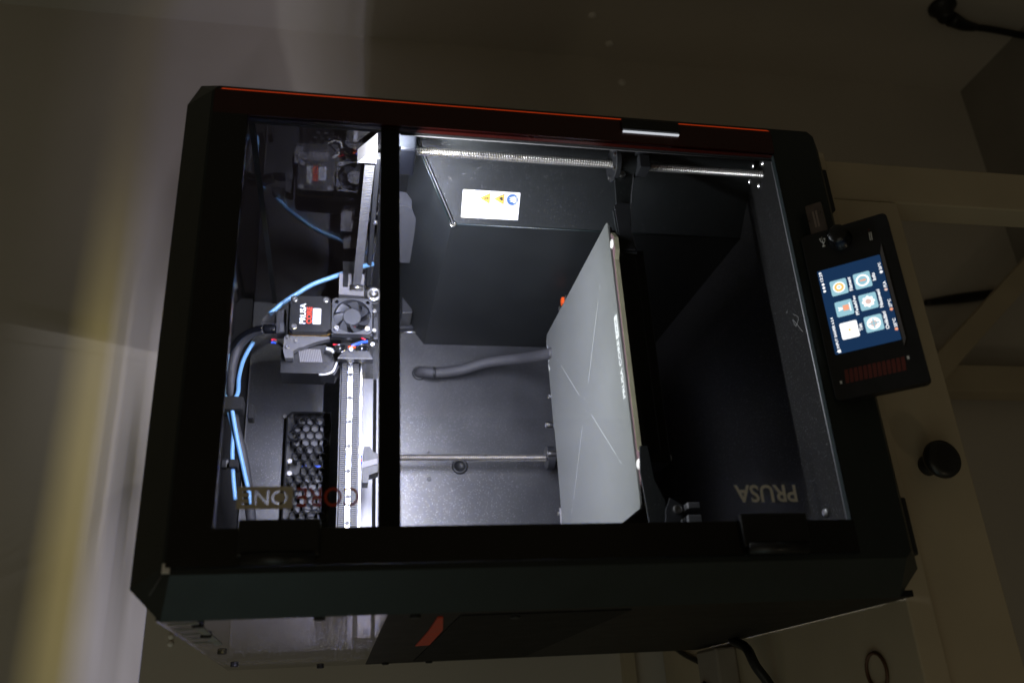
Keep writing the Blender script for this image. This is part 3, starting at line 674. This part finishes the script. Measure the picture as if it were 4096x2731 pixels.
rb.build('motor_ribs', M['pale_grey_plastic'], mbx)
MB().prism([(263.9, 444), (276.5, 432.0), (276.5, 430.0), (272, 425.2), (262, 430)], 'y', 268, 292).build('motor_connector', M['dark_grey_plastic'], PR)
MB().tube([(275, 266, 428), (268, 264, 430), (264, 264, 432), (262, 266, 438), (263, 270, 445)], 1.2, 8).build('motor_wire', M['wire_white'], PR)
MB().tube([(274, 267, 430), (266.5, 265.5, 431), (262.5, 266, 435), (263.6, 268, 442)], 1.0, 8).build('motor_wire', M['loom'], PR)
MB().tube([(288, 262, 438.5), (286, 260, 434), (283, 259, 431)], 1.9, 8).build('motor_wire', M['wire_white'], PR)
# print head underside: two black duct rings, wires, plate
for x, z in ((284.6, 424.6), (284.6, 403.4)):
    MB().lathe([(5.6, 4), (6.4, 3), (6.6, 0), (5.4, -1.2), (4.6, 0), (4.4, 3), (0.1, 3)], (x, 252, z), 'y', 24).tf(Matrix.Translation((x, 252, z)) @ Matrix.Diagonal((0.72, 1, 1, 1)) @ Matrix.Translation((-x, -252, -z))).build('duct_ring', M['grille'], PR)
MB().prism([(273.6, 427.5), (281.4, 420.9), (281.3, 397.0), (273.1, 392.5)], 'y', 250.4, 262).build('carriage_plate', M['black_plastic'], PR)
MB().box(272.2, 273.4, 249.6, 251.2, 393, 427).build('plate_edge', M['grey_plastic'], PR)
cap_screw((282.2, 250.2, 414.6), 'y', 2.3, 1.6).build('plate_screw', M['screw_steel'], PR)
cap_screw((273.4, 263, 414.4), 'y', 2.0, 1.6).build('plate_screw', M['screw_steel'], PR)
for x, z in ((327.5, 391.6), (305.8, 391.4), (290.4, 393.2)): cap_screw((x, 256, z), 'y', 2.5, 3).build('head_screw', M['screw_steel'], PR)
MB().bbox(300, 326, 262, 272, 386.6, 392.6, 1).build('head_side', M['dark_grey_plastic'], PR)
for pth, mm, r in (([(293.5, 254, 398), (292, 253, 404), (289, 252, 410), (287.5, 252, 414)], 'wire_blue', 1.5), ([(294.5, 255, 397), (293, 254.4, 405), (290, 254, 413)], 'loom', 1.3),
                   ([(287, 254, 410.5), (286.4, 252.6, 413.4), (286, 253, 417)], 'orange', 1.7), ([(290, 256, 432), (289, 254, 428), (288.5, 253.5, 426)], 'wire_red', 1.0), ([(298, 256, 404), (296.8, 255.4, 402), (296, 255.6, 400)], 'wire_red', 1.0)):
    MB().tube(pth, r, 8).build('head_wire', M[mm], PR)
# cable entry on top of the head
ce = MB(); ce.prism([(306.7, 489), (330.4, 489), (333, 483), (333, 480.6), (306.9, 480.4)], 'y', 268, 282)
ce = ce.build('cable_clamp', M['dark_grey_plastic'], PR)
MB().bbox(307.5, 317.5, 266.6, 268, 481, 486.2, .4).build('clamp_tab', M['fan_plastic'], ce)
MB().lathe([(4.4, 0), (4.8, 2), (4.8, 11), (4.2, 13), (0.1, 13)], (311.6, 270, 489.4), 'z', 18).build('cable_boot', M['shiny_black'], PR)
MB().prism([(320, 505), (326.7, 503.8), (332.7, 499), (335, 491.5), (322, 490)], 'y', 276, 284).build('tube_guide', M['clear_plastic'], PR)
MB().tube([(301, 288, 483), (303, 284, 488), (304, 282, 492.5)], 1.5, 8).build('head_wire', M['loom'], PR)
for dx, mm in ((1.4, 'wire_red'), (-1.6, 'wire_blue')):
    MB().tube([(304 + dx, 284, 490), (304 + dx, 281.5, 493.2), (302.6 + dx, 281, 494.4)], 1.2, 8).build('head_wire', M[mm], PR)
# tubes and loom
MB().tube([(333, 280, 498), (348, 280, 483.5), (359.2, 280, 469.7), (370.4, 280, 454.4), (381, 280, 432), (393, 281, 408), (400, 284, 392)], 2.5, 10).build('filament_tube', M['ptfe'], PR)
MB().tube([(311.6, 270, 500), (312.5, 276, 508), (310, 286, 519), (303, 295, 527.5), (290, 300, 532), (272.7, 301, 533.3), (245.6, 301, 530.4), (219.2, 302, 526), (193.4, 305, 518), (168, 310, 512.5), (140.8, 318, 508), (118, 330, 505), (104, 342, 504)], 5.0, 12).build('cable_loom', M['loom'], PR)
MB().tube([(311.6, 268, 502), (311, 272, 512), (307, 279, 524), (299, 286, 532.5), (293.3, 290, 537)], 2.8, 10).build('cable_loom', M['shiny_black'], PR)
MB().tube([(293.3, 290, 537), (268.6, 291, 538.6), (249.8, 292, 538), (244.5, 293, 535.4), (226.2, 294, 530.6), (210.7, 295, 526.4), (190.3, 296, 526), (165.3, 297, 523.4), (143.3, 299, 520)], 2.2, 10).build('filament_tube', M['ptfe'], PR)
MB().tube([(310, 300, 514), (299, 300, 519), (286.8, 299, 523), (268, 296, 525.2), (251.1, 291, 524.4), (240, 289, 527.6), (232.3, 288, 528.4), (206.2, 291, 522.8), (186, 295, 517.6), (168.1, 300, 512.9), (150, 304, 508), (140.8, 306, 506)], 2.2, 10).build('filament_tube', M['ptfe'], PR)
MB().bbox(230, 244, 283, 307, 517.6, 539.5, 2).build('cable_strap', M['velcro'], PR)
MB().bbox(224, 238.5, 292, 309, 508, 514, 1.5).build('cable_strap', M['velcro'], PR)
MB().bbox(173, 180.8, 288, 309, 519, 527.4, 1.2).build('cable_strap', M['velcro'], PR)
MB().bbox(174, 184, 294, 304, 528, 537, 2.5).build('cable_mount', M['black_plastic'], PR)
# thin bright edge under the roof along the back
MB().box(20, 330, 392.6, 394.8, 524.6, 525.8).build('roof_edge', M['grey_plastic'], PR)

# ---- heated bed and carriage
MB().bbox(80, 322, 66, 298, 187, 194.8, 0.8).build('heated_bed', M['bed_black'], PR)
tabs = [(322, 62), (317, 62), (313, 58), (307, 53), (295, 53.4), (288, 57.6), (119.5, 57.4), (114, 50.5), (101.5, 51), (95, 57.6), (88, 60), (88, 70), (322, 72)]
MB().prism(tabs, 'z', 195.0, 197.6).build('bed_board', M['bed_brown'], PR)
def band(pts, t, z0, z1):
    b = MB()
    for (x0, y0), (x1, y1) in zip(pts, pts[1:]): b.add([(x0, y0 - t, z0), (x1, y1 - t, z0), (x1, y1 - t, z1), (x0, y0 - t, z1)], [(0, 1, 2, 3)])
    for (x0, y0), (x1, y1) in zip(pts, pts[1:]): b.add([(x0, y0 - t, z1), (x1, y1 - t, z1), (x1, y1, z1), (x0, y0, z1)], [(0, 1, 2, 3)])
    return b
band([(317, 62), (313, 58), (307, 53), (295, 53.4), (288, 57.6), (119.5, 57.4), (114, 50.5), (101.5, 51), (95, 57.6)], 0.3, 193.6, 197.2).build('bed_edge', M['bed_edge'], PR)
for x, y in ((304, 62.4), (108.6, 60.2)): MB().lathe([(4.2, 0), (4.2, 1.0), (3.4, 1.6), (0.05, 1.6)], (x - 1.2, y - 5.2, 197.5), 'z', 18).build('bed_screw', M['white_plastic'], PR)
cr = MB(); cr.bbox(119, 316, 88, 116, 158, 178, 1); cr.bbox(128, 306, 82, 88, 168, 186, 1); cr.bbox(126, 146, 116, 330, 158, 178, 1); cr.bbox(288, 308, 116, 330, 158, 178, 1); cr.bbox(119, 316, 300, 326, 158, 184, 1)
cr.build('bed_carriage', M['black_plastic'], PR)
ra = MB().prism([(380, 186), (384, 172), (384, 168), (370, 171), (354, 174.6), (344, 177.4), (318, 179), (296, 176), (296, 190), (318, 192), (338, 193), (342, 191), (345, 189), (372, 188)], 'y', 58.5, 61.5).build('bed_arm', M['cover_grey'], PR)
MB().prism([(345, 188.5), (344.4, 178), (318, 180), (298, 178), (298, 190), (318, 191), (341, 192)], 'y', 56.8, 58.3).build('arm_plate', M['dark_grey_plastic'], ra)
MB().tube([(384, 57.6, 169.6), (370, 57.6, 171.2), (354, 57.6, 174.8), (318, 57.6, 179.6), (300, 57.6, 177)], 0.45, 6, 1).build('arm_edge', M['grey_plastic'], ra)
MB().lathe([(16, 0), (16, 4), (15, 4.6), (4.6, 4.6)], (388, 60.5, 184.4), 'z', 32, False).build('screw_nut', M['dark_grey_plastic'], PR)
MB().lathe([(11, -18), (11, 0), (4.6, 0)], (388, 60.5, 184.3), 'z', 24, False).build('nut_body', M['cover_grey'], PR)
for x, y in ((378, 52.5), (378, 68), (399, 54), (389, 47)): MB().lathe([(1.9, 0), (1.9, 1.6), (0.05, 2)], (x, y, 189), 'z', 12, False).build('nut_screw', M['screw_steel'], PR)
MB().bbox(375, 389, 44, 60, 158, 168.5, 1).build('nut_foot', M['dark_grey_plastic'], PR); MB().bbox(391, 404, 44, 64, 158, 170, 1).build('nut_foot', M['dark_grey_plastic'], PR)
cap_screw((375.5, 58, 181.5), 'y', 3.4, 2.4).build('arm_screw', M['screw_steel'], PR)
la = MB().prism([(120, 192), (94, 190), (76, 183), (60, 187), (50, 190), (50, 197), (100, 200), (120, 198)], 'y', 48.5, 50.5).build('bed_arm', M['cover_grey'], PR)
MB().prism([(79, 180), (73.5, 171), (67, 170.6), (60, 176), (58, 186), (70, 184.4)], 'y', 46.5, 48.3).build('arm_plate', M['dark_grey_plastic'], la)
cap_screw((70, 46.6, 175.6), 'y', 3.4, 2.0).build('arm_screw', M['screw_steel'], PR)
MB().bbox(70.3, 75, 44, 58, 158, 167.6, .6).build('nut_foot', M['grey_plastic'], PR); MB().bbox(59.5, 65.5, 44, 58, 158, 169, .6).build('nut_foot', M['grey_plastic'], PR)
MB().lathe([(16, 0), (16, 4), (15, 4.6), (4.6, 4.6)], (27, 60.5, 184.4), 'z', 32, False).build('screw_nut', M['dark_grey_plastic'], PR)
# rear fittings of the bed
oc = MB().bbox(331, 346, 243, 253, 184, 191, .8).build('bed_connector', M['black_plastic'], PR)
MB().bbox(340, 347.5, 244.5, 251.5, 190.2, 193.4, .3).build('connector_latch', M['orange'], oc)
for y in (236, 262): MB().lathe([(3, 0), (3, 2.6), (1.5, 2.6), (1.4, 1), (.05, 1)], (342, y, 190), 'z', 12, False).build('connector_screw', M['screw_steel'], PR)
for x, y in ((226, 312), (194, 313)): MB().lathe([(3.4, 0), (3.4, 9), (2.6, 10), (0.05, 10)], (x, y, 195), 'z', 14, False).build('bed_stud', M['screw_steel'], PR)
MB().lathe([(13, -8), (13, 0), (4.6, 0)], (207.5, 372, 192), 'z', 24, False).build('screw_nut', M['dark_grey_plastic'], PR)
MB().lathe([(2, 0), (2, 3), (.05, 3.6)], (127, 301, 198.5), 'z', 10, False).build('bed_stud', M['screw_steel'], PR)
MB().lathe([(2.6, 0), (2.6, 3), (.05, 3.8)], (256, 304, 198.5), 'z', 10, False).build('bed_stud', M['screw_steel'], PR)
for x, y in ((411.9 - 6, 71.8), (396.7, 55), (396.4, 84), (381.1, 69), (71.2, 67.4)): MB().lathe([(3.6, 0), (3.6, 1.6), (2.4, 2.8), (0.05, 2.8)], (x, y, 41.9), 'z', 14, False).build('floor_screw', M['screw_steel'], PR)

# ------------------------------------------------------------------ the removable steel sheet
sheet = MB().prism([(326.9, 63), (325.9, 60.6), (323.4, 60), (82, 58.8), (77, 59.4), (74.6, 62), (73.8, 100), (73.8, 292), (77, 296), (118, 297), (120, 294.5), (214, 296.4), (222, 299.6), (300, 301.8), (321, 302.4), (327, 297)], 'z', 197.9, 199.4).build('print_sheet', M['sheet'])
tag(sheet, 'grey textured steel print sheet lying flat on the heated bed', 'print sheet')
def dash(x0, y0, x1, y1, w=.7):
    w *= .48
    d = Vector((x1 - x0, y1 - y0)); n = Vector((-d.y, d.x)).normalized() * w / 2
    MB().prism([(x0 + n.x, y0 + n.y), (x1 + n.x, y1 + n.y), (x1 - n.x, y1 - n.y), (x0 - n.x, y0 - n.y)], 'z', 199.42, 199.55).build('alignment_line', M['line_print'], sheet)
for s_ in ((283.8, 97.3, 279.8, 99.9, .9), (272.3, 107.6, 215.3, 160.6, .9), (184.1, 191.8, 127.6, 244, .9), (124, 248.7, 123.2, 249.4, .7), (121, 252, 116.7, 256.1, .7),
           (282.2, 262.7, 278.4, 258.6, .6), (269.6, 249, 215.2, 192.5, .65), (184.5, 160.2, 130.1, 103.6, .75), (127.4, 100.9, 126.2, 99.6, .8), (122.8, 96.2, 119, 92.4, .8),
           (207.2, 178, 205.2, 176, .8), (200.8, 171.2, 199.6, 170, .8), (200.4, 181.8, 199.2, 183, .8), (194.2, 176.2, 192.6, 174.6, .8)): dash(*s_)
text('lettering', 'PRUSA CORE', (165.4, 63.6, 199.5), (51.2, 0.6, 0), (0, 6.0, 0), M['print_white'], sheet, 0.035)
MB().prism(rrect(218.2, 239, 62.8, 70.6, 1.4), 'z', 199.42, 199.5).build('lettering_box', M['print_white'], sheet)
text('lettering', 'ONE', (221, 64.4, 199.56), (15, 0, 0), (0, 4.4, 0), M['dark_grey_plastic'], sheet, -0.01)
for x in (316, 304, 293): MB().prism([(x - 9, 300.2), (x, 300.6), (x - 8.4, 294.6)], 'z', 199.42, 199.5).build('warning_mark', M['print_white'], sheet)
MB().bbox(74.5, 132, 297.6, 298.6, 197.4, 200.4, .2).build('sheet_lip', M['pale_grey_plastic'], sheet)

# tiny plastic specks lying in the chamber
dust = MB()
def speck(c, r):
    q = [Vector((random.uniform(-1, 1), random.uniform(-1, 1), random.uniform(0, .8))) * r for _ in range(4)]
    dust.add([Vector(c) + v for v in q], [(0, 1, 2), (0, 2, 3), (0, 3, 1), (1, 3, 2)])
for i in range(110): speck((random.uniform(50, 405), random.uniform(14, 130) ** 1.0, 42.3), random.choice((.25, .3, .35, .5, .9)))
for i in range(60): speck((409, random.uniform(20, 300), random.uniform(50, 250)), random.choice((.25, .3, .4, .7)))
for i in range(30):
    t = random.uniform(0, 1); speck((409.6 - 54 * t, random.uniform(125, 380), 366.6 - 39 * t), random.choice((.25, .3, .4)))
tag(dust.build('dust_specks', M['strand']), 'pale specks of plastic dust scattered over the chamber floor', 'dust', kind='stuff')
# loose strands of filament
def strand(pts, lab): tag(MB().tube(pts, 0.22, 5).build('filament_strand', M['strand']), lab, 'filament strand', 'loose filament strands in the chamber')
strand([(402, 100, 42.4), (395, 98, 44), (390, 92, 46), (386, 100, 43), (372, 107, 42.6), (362, 120, 42.5)], 'hair-thin curved strand of filament by the foot of the right lead screw')
strand([(409, 170, 66), (409, 184, 58), (409, 196, 50), (409, 206, 45)], 'hair-thin bent strand of filament on the dark right wall')
strand([(241, 56, 42.4), (234, 49, 42.6), (228, 53, 44), (236, 57, 43), (220, 47, 42.5)], 'curled scrap of filament on the chamber floor behind the screen')

# ------------------------------------------------------------------ the control panel (part of the printer)
T0 = Vector((142.5, -1.5, 57.3)); VD = Vector((0, -0.6544, -0.7562)); UD = Vector((1, 0, 0)); ND = Vector((0, -0.7562, 0.6544))
def disp_prism(pts, n0, n1, name, m, parent):
    n = len(pts); b = MB()
    vs = [T0 + UD * p[0] + VD * p[1] + ND * n0 for p in pts] + [T0 + UD * p[0] + VD * p[1] + ND * n1 for p in pts]
    b.add(vs, [tuple(range(n)), tuple(reversed(range(n, 2 * n)))] + [(i, (i + 1) % n, (i + 1) % n + n, i + n) for i in range(n)])
    return b.build(name, m, parent)
cbody = rrect(-3, 139.5, 0, 66.5, 4)
panel = disp_prism(cbody, -9, 0, 'control_panel', M['black_plastic'], PR)
MB().prism([(-0.4, 16), (-0.4, 46), (-28, 16)], 'x', 150, 272).build('panel_arm', M['black_plastic'], PR)
# raised rim round the screen window
for a in ((26, 114.5, 55.4, 57.4),): disp_prism([(28, 55.2), (33, 57.6), (113.5, 57.6), (106, 55.2)], 0.05, 0.9, 'screen_rim', M['bezel_line'], panel)
scr = disp_prism(rrect(33.1, 105.2, 6.8, 54.6, .8), 0.1, 0.5, 'screen', M['scr_bg'], panel)
tiles = [(43.3, 57, 14.3, 27.2), (62.4, 75.2, 14.3, 27.0), (80.6, 93.6, 14.1, 26.6), (44.2, 57.2, 32.3, 45.2), (62.6, 75.8, 32.2, 45.0), (81, 94.3, 32.0, 44.4)]
for i, t in enumerate(tiles):
    disp_prism(rrect(*t, 1.2), 0.55, 0.65, 'menu_tile', M['scr_white'] if i == 0 else M['scr_tile'], scr)
def circ(cx, cy, r, n=20, k=0, amp=0.0): return [(cx + (r + amp * math.cos(k * 2 * PI * i / n)) * math.cos(2 * PI * i / n), cy + (r + amp * math.cos(k * 2 * PI * i / n)) * math.sin(2 * PI * i / n)) for i in range(n)]
def icon(p, lv, m): disp_prism(p, 0.66 + .06 * lv, 0.71 + .06 * lv, 'menu_icon', M[m], scr)
icon(circ(50.2, 20.9, .9), 0, 'scr_yellow')
icon(circ(50.7, 38.7, 5), 0, 'scr_white'); icon(circ(50.7, 38.7, 2.5), 1, 'scr_pink'); icon([(50.2, 34.6), (51.2, 34.6), (51.2, 42.8), (50.2, 42.8)], 2, 'scr_tile'); icon([(46.6, 38.2), (54.8, 38.2), (54.8, 39.2), (46.6, 39.2)], 2, 'scr_tile')
icon(circ(69.2, 38.6, 4.4, 40, 8, .5), 0, 'scr_white'); icon(circ(69.2, 38.6, 2.2), 1, 'scr_pink')
icon(circ(87.6, 38.2, 5), 0, 'scr_white'); icon(circ(87.6, 38.2, 3.6), 1, 'scr_tile'); icon([(87.1, 36.2), (88.1, 36.2), (88.4, 40.6), (86.8, 40.6)], 2, 'scr_orange')
icon(circ(87.1, 20.4, 4.6), 0, 'scr_white'); icon(circ(87.1, 20.4, 3.6), 1, 'scr_yellow'); icon(circ(87.1, 20.4, 1.9), 2, 'scr_white'); icon(circ(87.1, 20.4, .8), 3, 'scr_tile')
icon([(66.6, 19.8), (71.2, 19.8), (71.2, 24.2), (66.6, 24.2)], 0, 'scr_orange'); icon([(65.4, 24.6), (72.4, 24.6), (72.4, 25.4), (65.4, 25.4)], 0, 'scr_white'); icon([(67.2, 16.2), (68.4, 16.2), (68.9, 18), (69.4, 16.2), (70.6, 16.2), (69.8, 19.4), (68, 19.4)], 0, 'scr_white')
def scr_text(body, u0, u1, v, h, m='scr_white', bold=.02):
    o = T0 + UD * u0 + VD * v + ND * .72
    return text('screen_text', body, o, UD * (u1 - u0), VD * -h, M[m], scr, bold)
icon([(33.9, 9.6), (35.2, 8.4), (36.5, 9.6), (36.5, 11.2), (33.9, 11.2)], 0, 'scr_white')
scr_text('INPUT SHAPER 6.2.4', 37.6, 63.6, 10.9, 1.9); scr_text('12:29', 95.4, 103.8, 10.0, 2.1)
for u in (86.8, 89.8, 92.8): icon(circ(u, 9.3, 1.05, 12), 0, 'scr_white')
for b_, u0, u1, v in (('Tisk', 47.2, 53.4, 30.3), ('Předehřev', 60.6, 77.0, 30.3), ('Filament', 81.5, 93.2, 30.0), ('Ovládání', 43.6, 58.4, 48.6), ('Nastavení', 61.8, 77.2, 48.2), ('Info', 85, 91.4, 47.8)):
    scr_text(b_, u0, u1, v, 2.5)
for (b_, u0, u1, v, mm, ux) in (('25°C', 43.6, 50.8, 54.0, 'scr_orange', 42.0), ('27°C', 60.2, 66.8, 54.0, 'scr_orange', 58.4), ('PLA', 77.2, 82.2, 53.8, 'scr_pink', 75.2), ('26°C', 92.4, 98.4, 53.6, 'scr_white', 90.4)):
    scr_text(b_, u0, u1, v, 2.1); icon(circ(ux, v - 1.0, 1.15, 12), 0, mm)
# rotary knob, marks, hatching
KB = T0 + UD * 127.5 + VD * 29
kn = MB().lathe([(9.6, 0.05), (9.6, 0.6), (7.9, 1.4), (7.9, 11.5), (7.1, 13), (0.1, 13.2)], (0, 0, 0), 'z', 32)
kn.tf(Matrix.Translation(KB) @ Matrix((UD, -VD, ND)).transposed().to_4x4()); kn.build('rotary_knob', M['gloss_black'], panel)
us = MB()
def dpt(u, v, n=.1): return tuple(T0 + UD * u + VD * v + ND * n)
us.tube([dpt(126, 16.3), dpt(134.2, 16.0)], .38, 5, 1); us.tube([dpt(128, 16.3), dpt(130, 18), dpt(131.6, 18)], .36, 5, 1); us.tube([dpt(129, 16.2), dpt(130.8, 14.6), dpt(132.4, 14.6)], .36, 5, 1)
us.tube([dpt(125.2, 16.3), dpt(126.4, 16.3)], 1.2, 10, 1); us.tube([dpt(131.3, 18), dpt(132.4, 18)], .8, 8, 1); us.tube([dpt(132.2, 14.6), dpt(133.2, 14.6)], .7, 8, 1)
us.build('usb_symbol', M['door_grey'], panel)
disp_prism([(119.2, 50.4), (126.4, 50.9), (126.4, 51.5), (119.2, 51.0)], 0.05, .12, 'reset_mark', M['door_grey'], panel)
disp_prism([(119.2, 51.7), (126.4, 52.2), (126.4, 52.8), (119.2, 52.3)], 0.05, .12, 'reset_mark', M['door_grey'], panel)
disp_prism(circ(128.6, 51.4, .6, 10), 0.05, .15, 'status_light', M['red_print'], panel)
for i in range(13):
    v0 = 9.6 + i * 3.36
    disp_prism([(9.0, v0), (19.8, v0 - 0.6 + 1.6), (19.8, v0 + 1.6 + 1.9), (14.4, v0 + 3.3), (9.0, v0 + 2.5)], 0.05, .16, 'hatch_bar', M['red_print'], panel)
disp_prism([(9.6, 5.6), (11.9, 5.6), (11.9, 7.1), (9.6, 7.1)], .05, .12, 'panel_mark', M['door_grey'], panel); disp_prism([(17, 55), (19.6, 55), (19.6, 56.6), (17, 56.6)], .05, .12, 'panel_mark', M['door_grey'], panel)

# USB stick plugged into the panel
stick_pts = rrect(139.8, 166.8, 8.6, 21.4, 1.0)
ustk = disp_prism(stick_pts, -6.5, -1.0, 'usb_stick', M['usb_shell'], None)
tag(ustk, 'dark USB stick plugged into the right side of the control panel', 'usb stick')
for v0 in (13.0, 15.4): disp_prism([(145, v0), (160, v0), (160, v0 + 1.4), (145, v0 + 1.4)], -0.98, -.9, 'printed_band', M['usb_print'], ustk)
